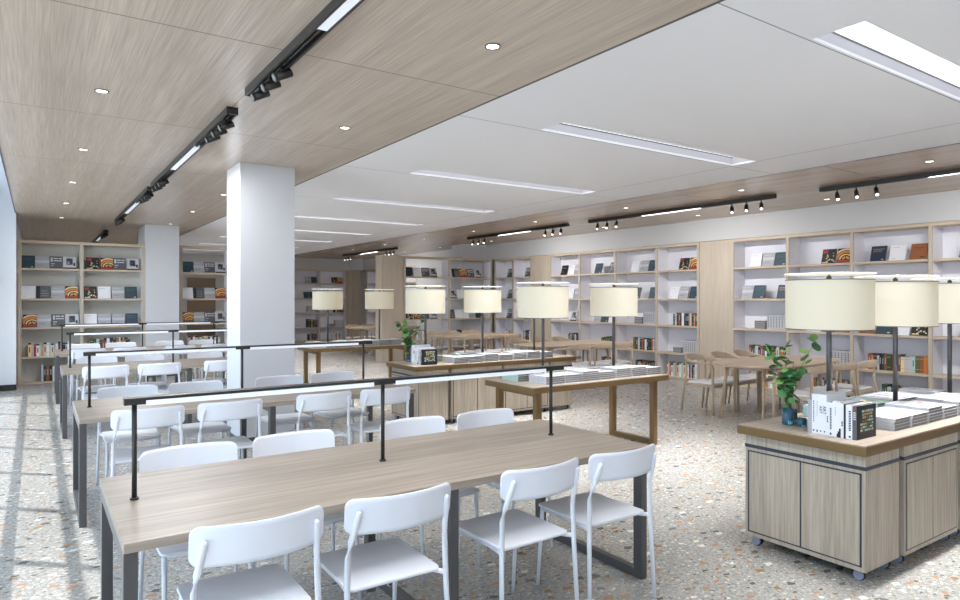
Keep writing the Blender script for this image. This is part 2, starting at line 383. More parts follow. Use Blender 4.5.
# ------------------------------------------------------------ books
def bm_(n, rgb, r=.5): return mat('book_'+n, rgb, r)
C = dict(snow=(236, 237, 243), teal=(38, 66, 80), tealb=(70, 104, 118), white=(200, 201, 208), paper=(158, 157, 156), grey=(168, 170, 176), dgrey=(88, 90, 96), black=(30, 31, 34),
         orange=(214, 128, 62), cream=(238, 214, 160), red=(176, 50, 44), brown=(146, 92, 56), green=(44, 82, 54), navy=(34, 48, 76), ochre=(204, 152, 60),
         mint=(178, 208, 202), ltblue=(150, 180, 200), maroon=(104, 36, 40), gold=(190, 165, 90), olive=(98, 100, 70), pink=(205, 110, 110), lgrey=(196, 198, 204))
for k_, v_ in C.items(): bm_(k_, v_)
def bk(n): return MATS['book_'+n]
DISPLAY = {}
def display_mesh(kind):
    """face-out book; local: x right, y into the shelf, leans back; origin bottom centre"""
    if kind in DISPLAY: return DISPLAY[kind]
    b = B(); W, H, T = .215, .245, .022
    base = {'teal': 'teal', 'white': 'snow', 'grey': 'grey', 'blackwhite': 'dgrey', 'portrait': 'white', 'arc': 'black', 'floral': 'black', 'brown': 'brown', 'spined': 'dgrey', 'black': 'black', 'darkteal': 'navy'}[kind]
    h = W/2
    b.box(-h, 0, 0, h, .002, H, bk(base)); b.box(-h, T-.002, 0, h, T, H, bk(base)); b.box(-h, 0, 0, -h+.002, T, H, bk(base))
    b.box(-h+.003, .002, .003, h-.004, T-.002, H-.004, bk('paper'))
    def dec(x0, z0, x1, z1, c): b.box(x0*W-h, -.0012, z0*H, x1*W-h, .0002, z1*H, bk(c))
    if kind in ('teal', 'darkteal'):
        lc = 'tealb' if kind == 'teal' else 'gold'
        dec(.12, .78, .86, .81, lc); dec(.12, .68, .7, .70, lc); dec(.12, .62, .78, .635, lc); dec(.72, .08, .88, .15, 'lgrey' if kind == 'teal' else 'gold')
    if kind == 'white': dec(.1, .82, .6, .84, 'grey'); dec(.1, .12, .4, .14, 'grey')
    if kind == 'grey':
        dec(0, .45, 1, .66, 'lgrey'); dec(.12, .8, .7, .84, 'white'); dec(.12, .25, .6, .27, 'dgrey')
    if kind == 'brown': dec(.15, .74, .82, .77, 'maroon'); dec(.15, .66, .7, .68, 'maroon'); dec(.6, .14, .85, .2, 'black')
    if kind == 'spined':
        dec(0, 0, .28, 1, 'black'); dec(.36, .2, .9, .22, 'lgrey'); dec(.36, .4, .9, .42, 'lgrey'); dec(.36, .6, .8, .62, 'lgrey')
    if kind == 'blackwhite':
        dec(.1, .56, .24, .9, 'white'); dec(.3, .6, .9, .68, 'white'); dec(.3, .78, .62, .88, 'white'); dec(.68, .78, .92, .88, 'white'); dec(.1, .36, .4, .42, 'white'); dec(.1, .2, .3, .24, 'lgrey')
    if kind == 'black': dec(.15, .7, .8, .74, 'white'); dec(.2, .3, .5, .34, 'grey')
    if kind == 'portrait':
        dec(0, 0, 1, .12, 'black'); dec(.26, .34, .74, .86, 'dgrey'); dec(.34, .42, .5, .6, 'white'); dec(.58, .5, .68, .66, 'black'); dec(.38, .7, .6, .8, 'black'); dec(.78, .25, .92, .5, 'black'); dec(.1, .2, .2, .8, 'lgrey')
    if kind == 'arc':
        dec(.04, .06, .96, .2, 'red')
        for q, (r0, r1, c) in enumerate(((.17, .2, 'cream'), (.115, .16, 'orange'), (.08, .1, 'cream'), (.02, .06, 'ochre'))):
            n = 14
            for k in range(n):
                a0, a1 = PI*k/n, PI*(k+1)/n; pts = []
                for r_, a in ((r0, a0), (r1, a0), (r1, a1), (r0, a1)):
                    x = .03+r_*math.cos(a)*1.0; z = .06+r_*math.sin(a)*.9
                    pts.append((max(-h+.002, min(h-.002, x)), -.0012+.0001*q, max(.05, min(H-.004, z))))
                if abs(pts[0][0]-pts[1][0])+abs(pts[2][2]-pts[1][2]) > .002: b.quad(pts, bk(c))
    if kind == 'floral':
        dec(.06, .72, .4, .92, 'red')
        rr = random.Random(4)
        for k in range(16):
            x, z = .3+.6*rr.random(), .1+.75*rr.random(); s_ = .05+.07*rr.random()
            if x < .45 and z > .65: continue
            dec(x, z, min(.98, x+s_), min(.98, z+s_*.8), rr.choice(['cream', 'lgrey', 'cream', 'gold']))
        dec(.06, .06, .5, .12, 'cream')
    o = b.done('display_book'); me = o.data; bpy.data.objects.remove(o); DISPLAY[kind] = me
    return me
KN = {'teal': 'teal', 'white': 'white', 'grey': 'grey', 'blackwhite': 'charcoal', 'portrait': 'monochrome', 'arc': 'orange-arc', 'floral': 'blossom-covered', 'brown': 'brown', 'spined': 'dark-spined', 'black': 'black', 'darkteal': 'navy'}
BAYS = {}
def local(bay, x, y, z):
    ox, oy, rz, x0, x1, name = bay
    c, s = math.cos(rz), math.sin(rz); X = x0+x
    return (ox+X*c-y*s, oy+X*s+y*c, z)
SN = ['top shelf', 'second shelf down', 'middle shelf', 'second shelf up', 'lowest shelf']
def link(me, name, loc, rot, label, cat, group):
    o = bpy.data.objects.new(name, me); COL.objects.link(o); o.location = loc; o.rotation_euler = rot
    return tag(o, label, cat, group)
def shelf_place(bay, row): return '%s, %s' % (SN[row], bay[5])
def display_row(bay, row, kinds, x0=None, pitch=None, right=.0):
    W = bay[4]-bay[3]; n = len(kinds); pitch = pitch or .235
    if x0 is None: x0 = W-.03-right-n*pitch
    i = 0; vis = [k for k in kinds if k]
    j = 0
    for i, k in enumerate(kinds):
        if not k: continue
        x = x0+(i+.5)*pitch+random.uniform(-.006, .006)
        pos = local(bay, x, .085+random.uniform(-.01, .01), SZ[row])
        link(display_mesh(k), 'display_book', pos, (math.radians(-17), 0, bay[2]), '%s display book, %s from left, %s' % (KN[k], ORD[j], shelf_place(bay, row)), 'book', 'face-out books, '+shelf_place(bay, row))
        j += 1
SPINE = {}
def spine_mesh(c, w_, h_, style=0):
    key = (c, w_, h_, style)
    if key in SPINE: return SPINE[key]
    b = B(); d = .165
    b.box(0, 0, 0, w_, .002, h_, bk(c)); b.box(0, .002, 0, .0018, d, h_, bk(c)); b.box(w_-.0018, .002, 0, w_, d, h_, bk('dgrey') if style == 2 else bk(c))
    b.box(.0018, .002, .003, w_-.0018, d-.003, h_-.004, bk('paper'))
    def dec(x0, z0, x1, z1, cc): b.box(x0*w_, -.0008, z0*h_, x1*w_, .0001, z1*h_, bk(cc))
    tc = {'white': 'dgrey', 'cream': 'maroon', 'lgrey': 'black', 'mint': 'teal', 'grey': 'black'}.get(c, 'lgrey')
    if style == 0: dec(.38, .4, .62, .78, tc)
    if style == 1: dec(.1, .82, .9, .86, 'gold'); dec(.1, .2, .9, .23, 'gold')
    if style == 2:
        dec(.0, .0, .07, 1, 'grey')
        for q in range(6): dec(.34, .14+.13*q, .7, .22+.13*q, 'dgrey')
    if style == 3: dec(0, .88, 1, 1, 'black'); dec(.3, .3, .7, .7, 'red')
    o = b.done('upright_book'); me = o.data; bpy.data.objects.remove(o); SPINE[key] = me
    return me
PAL = {'mix': ['brown', 'green', 'green', 'white', 'navy', 'brown', 'black', 'snow', 'navy', 'teal', 'black', 'brown', 'white', 'green', 'orange', 'black', 'navy'],
       'bright': ['mint', 'snow', 'cream', 'lgrey', 'red', 'snow', 'mint', 'ochre', 'lgrey', 'snow', 'mint', 'cream', 'ltblue', 'snow', 'maroon', 'lgrey', 'navy'],
       'dark': ['black', 'dgrey', 'black', 'lgrey', 'black', 'brown', 'black', 'dgrey', 'black'],
       'pale': ['brown', 'orange', 'navy', 'white', 'black', 'teal', 'brown', 'green', 'maroon', 'red', 'dgrey', 'cream', 'lgrey', 'white', 'mint', 'olive'],
       'olive': ['olive', 'green', 'dgrey', 'olive', 'black', 'olive', 'green', 'olive'], 'file': ['lgrey']}
NSP = [0]
def spine_row(bay, row, pal, n, right=.03, left=None, h=.235, wmin=.024, wmax=.04):
    W = bay[4]-bay[3]; sc_ = 1.32 if bay[2] else 1.0; ws = [round(sc_*random.choice([wmin, (wmin+wmax)/2, wmax]), 3) for _ in range(n)]
    if pal == 'file': ws = [.05]*n
    if left is not None: x = left
    else: x = W-right-sum(ws)-.0015*n
    off = random.randrange(4)
    for i in range(n):
        c = PAL[pal][(i+off) % len(PAL[pal])] if pal != 'file' else 'lgrey'
        st = 2 if pal == 'file' else (3 if pal == 'bright' and i % 3 == 0 else random.choice([0, 1]))
        hh = round(h*random.choice([.9, .95, 1, 1.04]), 3) if pal != 'file' else .25
        nm = {'snow': 'bright white', 'lgrey': 'light grey', 'dgrey': 'dark grey', 'ltblue': 'light blue', 'mint': 'mint green'}.get(c, c)
        link(spine_mesh(c, ws[i], hh, st), 'upright_book', local(bay, x, .1, SZ[row]), (0, 0, bay[2]),
             '%s %s, %s from left, %s' % (nm, 'bound volume' if pal == 'file' else 'book', ORD[i], shelf_place(bay, row)), 'book', 'upright books, '+shelf_place(bay, row))
        x += (ws[i])+.0015; NSP[0] += 1
def flat_mesh(c, W, D, T, cover=None):
    key = ('flat', c, W, D, T, cover)
    if key in SPINE: return SPINE[key]
    b = B(); h, d = W/2, D/2
    b.box(-h, -d, 0, h, d, .0012, bk(c)); b.box(-h, -d, T-.0012, h, d, T, bk(c)); b.box(-h, -d, 0, -h+.0015, d, T, bk(c))
    b.box(-h+.0015, -d+.002, .0012, h-.002, d-.002, T-.0012, mat('page_grey', (132, 131, 130), .8))
    if cover:
        rr = random.Random(hash(cover) % 97 if False else len(cover)*7)
        for q in range(7):
            x, y = rr.uniform(-h+.01, h-.08), rr.uniform(-d+.01, d-.08)
            b.box(x, y, T, x+rr.uniform(.03, .07), y+rr.uniform(.03, .07), T+.0006, bk(rr.choice({'warm': ['cream', 'orange', 'pink', 'cream'], 'cool': ['mint', 'cream', 'ltblue', 'pink'], 'line': ['lgrey', 'grey']}[cover])))
    for q in range(3):
        b.box(-h-.0006, -d+.03+.07*q, T*.35, -h+.0001, -d+.06+.07*q, T*.5, bk('grey'))
    o = b.done('magazine'); me = o.data; bpy.data.objects.remove(o); SPINE[key] = me
    return me
def flat_stack_on_shelf(bay, row, x, n=4):
    for k in range(n):
        p = local(bay, x, .19, SZ[row]+.036*k)
        link(flat_mesh('white', .2, .2, .034), 'lying_book', p, (0, 0, bay[2]), 'white flat book, %s from bottom, %s' % (ORD[k], shelf_place(bay, row)), 'book', 'flat stack, '+shelf_place(bay, row))
def files(bay, row, n=7, stack=True):
    W = bay[4]-bay[3]; tot = n*.0515
    spine_row(bay, row, 'file', n, right=.04)
    if stack: flat_stack_on_shelf(bay, row, W-.04-tot-.13, 4 if row == 2 else 3)
def bay(ox, oy, rz, x0, x1, name): return (ox, oy, rz, x0+.028, x1-.028, name)
rw = lambda a, b2, nm: bay(XR, 0, RW, a, b2, nm)
L1 = bay(0, 14.5, 0, -.25, .72, 'bay beside the window'); L2 = bay(0, 14.5, 0, .72, 1.77, 'second bay from the window')
S1 = bay(0, 15.0, 0, 2.55, 3.52, 'bay between the columns')
C1 = bay(0, 14.6, 0, 7.66, 8.97, 'left bay of end bookcase'); C2 = bay(0, 14.6, 0, 8.97, 10.32, 'right bay of end bookcase')
F2 = rw(-14.53, -13.72, 'corner bay of right wall'); F1 = rw(-13.72, -12.95, 'bay left of far panel')
M1 = rw(-12.21, -11.17, 'first bay right of far panel'); M2 = rw(-11.17, -10.05, 'second bay right of far panel')
M3 = rw(-10.05, -8.91, 'second bay left of near panel'); M4 = rw(-8.91, -7.9, 'first bay left of near panel')
N1 = rw(-7.16, -6.12, 'first bay right of near panel'); N2 = rw(-6.12, -5.08, 'second bay right of near panel')
N3 = rw(-5.08, -4.01, 'third bay right of near panel'); N4 = rw(-4.01, -2.94, 'fourth bay right of near panel')
A1 = bay(0, YF-.36, 0, 7.67, 8.70, 'left far alcove bay'); A2 = bay(0, YF-.36, 0, 8.70, 9.72, 'right far alcove bay')
A3 = rw(-22.9, -21.6, 'alcove side wall bay')
for q, bb in enumerate((L1, S1)):
    display_row(bb, 0, ['teal', 'grey', 'blackwhite', 'portrait'], x0=-.01 if q == 0 else .02, pitch=.218)
    display_row(bb, 1, ['white', 'spined', 'grey', 'arc'], x0=.0, pitch=.225)
    display_row(bb, 2, ['arc', 'grey', 'blackwhite', 'portrait'], x0=.02, pitch=.218)
spine_row(L1, 3, 'bright', 18, left=.1, h=.25, wmin=.03, wmax=.046); spine_row(L1, 4, 'mix', 10, left=.3, h=.3, wmin=.036, wmax=.05)
spine_row(S1, 3, 'bright', 15, left=.12, h=.25, wmin=.03, wmax=.046)
display_row(L2, 0, ['floral', 'arc', 'blackwhite', 'portrait'], x0=.05, pitch=.225)
display_row(L2, 1, ['floral', 'white', 'grey', 'teal'], x0=.0, pitch=.232)
display_row(L2, 2, ['white', 'grey', 'grey', 'teal'], x0=.0, pitch=.235)
spine_row(L2, 3, 'mix', 17, left=.08, h=.29, wmin=.03, wmax=.05)
display_row(C1, 0, ['teal', 'white', 'blackwhite', 'portrait'], x0=.03, pitch=.24); display_row(C1, 1, ['floral', 'arc'], x0=.03); display_row(C1, 2, ['floral', 'arc', 'blackwhite', 'portrait'], x0=.03, pitch=.24)
spine_row(C1, 3, 'bright', 14, left=.1, h=.25, wmin=.03, wmax=.046)
display_row(C2, 0, ['spined', 'arc', 'blackwhite', 'portrait'], x0=.12, pitch=.24); display_row(C2, 1, ['portrait', 'white', 'white', 'grey'], x0=.04, pitch=.24); display_row(C2, 2, ['spined', 'white', 'white', 'grey', 'teal'], x0=.0, pitch=.215)
spine_row(C2, 3, 'mix', 16, left=.05, h=.22, wmin=.03, wmax=.05); spine_row(C2, 4, 'dark', 8, left=.1, h=.26, wmin=.03, wmax=.05)
for bb, mid in ((F2, 'blackwhite'), (F1, 'arc')):
    display_row(bb, 0, ['blackwhite'], right=.1); display_row(bb, 1, [mid], right=.1); display_row(bb, 2, ['blackwhite'], right=.1)
spine_row(F2, 3, 'bright', 7, right=.06); spine_row(F1, 3, 'mix', 8, right=.03)
display_row(M1, 0, ['black', 'white', 'grey']); display_row(M1, 1, ['portrait', 'white', 'grey']); display_row(M1, 2, ['portrait'], right=.14); spine_row(M1, 3, 'mix', 11, h=.25)
display_row(M2, 0, ['teal', None, 'blackwhite'], right=-.02); display_row(M2, 1, ['teal', 'grey']); display_row(M2, 2, ['grey', 'teal', 'white']); spine_row(M2, 3, 'olive', 10, h=.22, wmax=.05); spine_row(M2, 4, 'mix', 10)
display_row(M3, 0, ['white', 'grey', 'teal']); display_row(M3, 1, ['teal', None, 'teal']); files(M3, 2); spine_row(M3, 3, 'mix', 15, h=.24); spine_row(M3, 4, 'dark', 11, wmin=.03, wmax=.05)
display_row(M4, 0, ['floral', 'arc']); display_row(M4, 1, ['white', 'grey', 'teal']); spine_row(M4, 2, 'mix', 15, h=.24); files(M4, 3); spine_row(M4, 4, 'bright', 18, h=.27)
display_row(N1, 0, ['white', 'grey', 'teal']); display_row(N1, 1, ['grey', 'teal', None, 'darkteal'], right=-.03, pitch=.225); files(N1, 2); spine_row(N1, 3, 'mix', 17, h=.24); spine_row(N1, 4, 'bright', 13, h=.26)
display_row(N2, 0, ['floral', 'arc']); display_row(N2, 1, ['white', 'teal', 'grey']); display_row(N2, 2, ['white', 'teal', 'brown']); files(N2, 3, 6); spine_row(N2, 4, 'mix', 14, h=.25)
display_row(N3, 0, ['darkteal', 'white', 'brown'], pitch=.27); display_row(N3, 1, ['teal', 'brown']); display_row(N3, 2, ['brown', 'teal', 'white', 'floral']); spine_row(N3, 3, 'pale', 18, h=.24, wmax=.046); spine_row(N3, 4, 'mix', 14, h=.25)
display_row(N4, 0, ['darkteal', 'white', 'grey']); display_row(N4, 1, ['black', 'teal']); display_row(N4, 2, [ 'black', 'blackwhite', 'teal']); spine_row(N4, 3, 'mix', 14, left=.3, h=.25); spine_row(N4, 4, 'pale', 12, left=.3)
display_row(A1, 0, ['grey', 'teal']); display_row(A1, 1, ['teal', 'teal'], right=.05); spine_row(A1, 2, 'file', 6, right=.08); spine_row(A1, 3, 'dark', 7, right=.05, h=.3, wmin=.04, wmax=.06); spine_row(A1, 4, 'dark', 6, right=.06, wmin=.04, wmax=.05)
display_row(A2, 0, ['floral', 'arc']); spine_row(A2, 2, 'dark', 7, right=.05, wmin=.04, wmax=.05); files(A2, 3, 6); spine_row(A2, 4, 'bright', 9, right=.08, wmin=.035)
display_row(A3, 0, ['blackwhite'], right=.4); spine_row(A3, 2, 'file', 5, right=.3); spine_row(A3, 3, 'dark', 4, right=.4)

# ------------------------------------------------------------ study tables
TY = [2.98, 5.72, 9.13, 12.05]; TN = ['nearest', 'second nearest', 'third nearest', 'farthest']
TX = 1.55
def study_table():
    t = thing('study_table', 'long oak study table on grey metal frames, %s of the four' % TN[0], 'table', (TX, TY[0], 0), group=None)
    b = B(); b.box(-1.307, -.49, .715, 1.307, .49, .75, OAK_T, .003); b.done('tabletop', t)
    for x in (-1.283, .02, 1.275):
        b = B()
        for y in (-.47, .41): b.box(x-.0225, y, 0, x+.0225, y+.06, .715, GREYM, .002)
        b.box(x-.0225, -.41, 0, x+.0225, .41, .05, GREYM, .002); b.box(x-.0225, -.41, .665, x+.0225, .41, .715, GREYM, .002)
        b.done('leg_frame', t)
    return t
t0 = study_table()
for k in (1, 2, 3): dup(t0, (TX, TY[k], 0), 0, 'long oak study table on grey metal frames, %s of the four' % TN[k])
def light_bar():
    t = thing('light_bar', 'slim black light bar on three posts along the nearest study table', 'table lamp', (TX, TY[0]+.045, .75))
    for x in (-1.215, -.09, 1.03):
        b = B(); b.cyl((x, 0, 0), (x, 0, .40), .010, DARKM, 12); b.cyl((x, 0, 0), (x, 0, .008), .017, DARKM, 16); b.done('post', t)
    b = B(); b.box(-1.255, -.03, .408, 1.11, .03, .42, DARKM, .002)
    for x0, x1 in ((-1.255, -1.175), (-.15, -.03), (.97, 1.11)): b.box(x0, -.028, .392, x1, .028, .408, DARKM, .001)
    b.done('bar', t)
    for x0, x1 in ((-1.175, -.15), (-.03, .97)):
        b = B(); b.box(x0, -.028, .386, x1, .028, .408, LED, .002); b.done('light_strip', t)
    return t
l0 = light_bar()
for k in (1, 2, 3): dup(l0, (TX, TY[k]+.045, .75), 0, 'slim black light bar on three posts along the %s study table' % TN[k])

# ------------------------------------------------------------ white chairs
def white_chair():
    t = thing('white_chair', '', 'chair')
    b = B(); b.prism(rrect(-.205, -.2, .205, .22, .03), .438, .452, WHITEP, .004); b.done('seat', t)
    b = B()
    for s in (-1, 1): b.sweep([(s*.183, .19, .427), (s*.185, -.08, .427), (s*.196, -.16, .427), (s*.213, -.21, .432)], (.009, .011), WHITEP, 10)
    b.sweep([(-.185, .19, .428), (.185, .19, .428)], (.010, .009), WHITEP, 10)
    b.done('seat_frame', t)
    # back: curved panel with rounded corners
    b = B(); NX, NZ = 44, 8; W = .232; z0, z1 = .676, .816; rc = .034; grid = [[], []]
    for side in (0, 1):
        for i in range(NX+1):
            x = -W*math.cos(PI*i/NX); col = []
            e = max(0, abs(x)-(W-rc)); dz = rc-math.sqrt(max(0, rc*rc-e*e))
            for j in range(NZ+1):
                z = z0+dz+(z1-z0-2*dz)*j/NZ
                y = -.285+.062*(x/W)**2-.10*(z-z0)+(.011 if side else 0)
                col.append(b.bm.verts.new((x, y, z)))
            grid[side].append(col)
    mi = b.mi(WHITEP)
    def F(*v):
        f = b.bm.faces.new(v); f.smooth = True; f.material_index = mi
    for i in range(NX):
        for j in range(NZ):
            F(grid[0][i][j], grid[0][i+1][j], grid[0][i+1][j+1], grid[0][i][j+1]); F(grid[1][i][j], grid[1][i][j+1], grid[1][i+1][j+1], grid[1][i+1][j])
        for j in (0, NZ): F(grid[0][i][j], grid[1][i][j], grid[1][i+1][j], grid[0][i+1][j])
    for i in (0, NX):
        for j in range(NZ): F(grid[0][i][j], grid[0][i][j+1], grid[1][i][j+1], grid[1][i][j])
    b.done('backrest', t)
    for s in (-1, 1):
        b = B(); b.sweep([(s*.232, -.232, 0), (s*.219, -.214, .40), (s*.214, -.212, .585), (s*.208, -.224, .645), (s*.2, -.249, .705), (s*.192, -.268, .765), (s*.192, -.270, .772)], [.0095, .012, .012, .012, .0115, .011, .006], WHITEP, 12)
        b.done('leg', t)
        b = B(); b.sweep([(s*.19, .225, 0), (s*.185, .19, .43)], [.009, .012], WHITEP, 12); b.done('leg', t)
    return t
wc = white_chair(); first = True
CX = [.64, 1.19, 1.915, 2.46]
for k in range(4):
    for side in (0, 1):
        for i, x in enumerate(CX):
            x += .015 if side == 0 else .05 if i > 1 else .015
            y = TY[k]+(-.425 if side == 0 else .405); y += random.uniform(-.012, .012); rz = (0 if side == 0 else PI)+random.uniform(-.02, .02)
            lab = 'white chair, %s from left, on the %s side of the %s study table' % (ORD[i], 'near' if side == 0 else 'far', TN[k])
            if first: wc.location = (x, y, 0); wc.rotation_euler = (0, 0, rz); wc['label'] = lab; wc['group'] = 'white chairs at the study tables'; first = False
            else: dup(wc, (x, y, 0), rz, lab, 'white chairs at the study tables')

# ------------------------------------------------------------ display tables and islands
def worktop(label, x0, x1, y0, y1, legs=False, name='worktop', group=None, zt=.75):
    cx, cy = (x0+x1)/2, (y0+y1)/2; hx, hy = (x1-x0)/2, (y1-y0)/2
    t = thing(name, label, 'table' if legs else 'worktop', (cx, cy, 0), group=group)
    b = B(); b.box(-hx+.004, -hy+.004, zt-.012, hx-.004, hy-.004, zt, OAK_T); b.done('wood_surface' if legs else 'wood_surface', t)
    b = B(); b.box(-hx, -hy, zt-.058, hx, hy, zt-.005, BRONZE, .003); b.done('bronze_edge', t)
    if legs:
        for x in (-hx+.12, hx-.15):
            b = B()
            for y in (-hy+.06, hy-.12): b.box(x-.03, y, 0, x+.03, y+.06, .692, BRONZE, .002)
            b.box(x-.03, -hy+.12, 0, x+.03, hy-.12, .05, BRONZE, .002); b.box(x-.03, -hy+.12, .65, x+.03, hy-.12, .692, BRONZE, .002)
            b.done('leg_frame', t)
    return t
NK = .976; NZT = .77
worktop('bronze-edged wooden worktop on the nearest mobile cabinets', 3.82*NK, 6.39*NK, 1.79*NK, 2.60*NK, zt=NZT)
worktop('bronze-framed display table just behind the nearest study table', 3.78, 5.665, 4.68, 5.46, True, 'display_table')
worktop('bronze-edged wooden worktop on the farther mobile cabinets', 3.77, 6.37, 6.92, 7.71)
worktop('bronze-framed display table beyond the farther island', 3.73, 5.62, 10.3, 11.09, True, 'display_table')
def caster(b, x, y):
    b.cyl((x, y, .04), (x, y, .066), .012, DARKM, 10); b.cyl((x-.024, y, .03), (x+.024, y, .03), .027, mat('caster_wheel', (130, 140, 160), .5), 18)
    b.cyl((x-.014, y, .03), (x+.014, y, .03), .031, DARKM, 20)
def cabinet(label, x0, x1, y0, y1, face, dz=0):
    """face: '-x', '-y' or '+x' side carries the two doors"""
    cx, cy = (x0+x1)/2, (y0+y1)/2; hx, hy = (x1-x0)/2, (y1-y0)/2
    t = thing('mobile_cabinet', label, 'cabinet', (cx, cy, 0))
    b = B(); b.box(-hx, -hy, .063, hx, hy, .691+dz, VEN_Z, .002); b.done('body', t)
    b = B(); b.box(-hx-.002, -hy-.002,   .606+dz, hx+.002, hy+.002, .627+dz, NAVY); b.done('dark_band', t)['label'] = 'dark blue-grey inlaid band'
    r = {'-y': 0, '-x': -PI/2, '+x': PI/2, '+y': PI}[face]
    wd, dp = (hx, hy) if face in ('-y', '+y') else (hy, hx)
    m = Matrix.Rotation(r, 4, 'Z')
    b = B(); fz0, fz1 = .088, .588+dz; f = -dp
    for a in ((-wd+.02, fz0, wd-.02, fz0+.010), (-wd+.02, fz1-.010, wd-.02, fz1), (-wd+.02, fz0, -wd+.03, fz1), (wd-.03, fz0, wd-.02, fz1), (-.005, fz0, .005, fz1)):
        b.box(a[0], f-.0015, a[1], a[2], f+.004, a[3], NAVY, mx=m)
    b.done('door_reveal', t)['label'] = 'dark reveal line around the doors'
    for s in (0, 1):
        b = B(); xa, xb = (-wd+.031, -.005) if s == 0 else (.005, wd-.031)
        b.box(xa, f-.004, fz0+.009, xb, f+.003, fz1-.009, VEN_Z, .0015, mx=m); b.done('door', t)
    for sx in (-1, 1):
        for sy in (-1, 1):
            b = B(); caster(b, sx*(hx-.055), sy*(hy-.055)); b.done('caster', t)
    return t
for nm, yy, xo, K, dz in (('nearest', 1.815, 0, .976, .02), ('farther', 6.95, -.02, 1, 0)):
    y0, y1 = yy*K, (yy+.755)*K
    cabinet('wood veneer mobile cabinet at the left end of the %s island, doors facing the chairs' % nm, (3.866+xo)*K, (4.275+xo)*K, y0, y1, '-x', dz)
    cabinet('two-door mobile cabinet, second from left under the %s island worktop' % nm, (4.315+xo)*K, (5.09+xo)*K, y0-.01, y1, '-y', dz)
    cabinet('two-door mobile cabinet, third from left under the %s island worktop' % nm, (5.13+xo)*K, (5.9+xo)*K, y0-.01, y1, '-y', dz)
    cabinet('wood veneer mobile cabinet at the right end of the %s island' % nm, (5.94+xo)*K, (6.34+xo)*K, y0, y1, '+x', dz)

# ------------------------------------------------------------ drum lamps
def drum_lamp():
    t = thing('drum_lamp', '', 'lamp')
    b = B(); b.cyl((0, 0, 0), (0, 0, .012), .07, GREYM, 32); b.done('base', t)
    b = B(); b.cyl((0, 0, .012), (0, 0, .97), .0155, GREYM, 16); b.done('pole', t)
    b = B(); n = 64
    for (ra, rb, za, zb, m_) in ((.255, .255, .634, .942, SHADE), (.25, .25, .942, .634, SHADE)):
        for k in range(n):
            a0, a1 = 2*PI*k/n, 2*PI*(k+1)/n
            b.quad([(ra*math.cos(a0), ra*math.sin(a0), za), (ra*math.cos(a1), ra*math.sin(a1), za), (rb*math.cos(a1), rb*math.sin(a1), zb), (rb*math.cos(a0), rb*math.sin(a0), zb)], m_, True)
    bmesh.ops.remove_doubles(b.bm, verts=b.bm.verts[:], dist=.0005)
    b.done('lamp_shade', t)
    b = B()
    for z in (.630, .942):
        if z > .7: b.done('shade_ring', t); b = B()
        for k in range(n):
            a0, a1 = 2*PI*k/n, 2*PI*(k+1)/n
            P = lambda r_, a, zz: (r_*math.cos(a), r_*math.sin(a), zz)
            b.quad([P(.2575, a0, z), P(.2575, a1, z), P(.2575, a1, z+.005), P(.2575, a0, z+.005)], GREYM)
            b.quad([P(.249, a0, z), P(.2575, a0, z), P(.2575, a1, z), P(.249, a1, z)], GREYM); b.quad([P(.249, a0, z+.005), P(.2575, a0, z+.005), P(.2575, a1, z+.005), P(.249, a1, z+.005)], GREYM)
    for a in (0, 2*PI/3, 4*PI/3): b.cyl((0, 0, .942), (.25*math.cos(a), .25*math.sin(a), .942), .003, GREYM, 6)
    b.done('shade_ring', t)
    b = B(); b.cyl((0, 0, .978), (0, 0, .986), .262, mat('disc_white', (245, 245, 240), .5, emit=.35, ecol=(255, 252, 240)), 48); b.done('top_disc', t)
    b = B(); b.cyl((0, 0, .95), (0, 0, .978), .008, BRONZE, 10); b.done('finial', t)
    return t
dl = drum_lamp(); first = True
LAMPS = []
for xs, y, nm in (((4.21, 5.12, 6.05), 2.2, 'nearest island'), ((4.22, 5.22), 5.07, 'near bronze display table'), ((4.13, 5.02, 5.92), 7.31, 'farther island'), ((4.13, 5.10), 10.7, 'far bronze display table')):
    for i, x in enumerate(xs):
        lab = 'cream drum-shade lamp, %s from left, standing on the %s' % (ORD[i], nm)
        if first: dl.location = (x*NK, y*NK, NZT); dl['label'] = lab; dl['group'] = 'drum lamps'; first = False; dl.scale = (.976,)*3
        else:
            q = dup(dl, (x*NK, y*NK, NZT) if y < 3 else (x, y, .75), 0, lab, 'drum lamps'); q.scale = (.976,)*3 if y < 3 else (1, 1, 1)

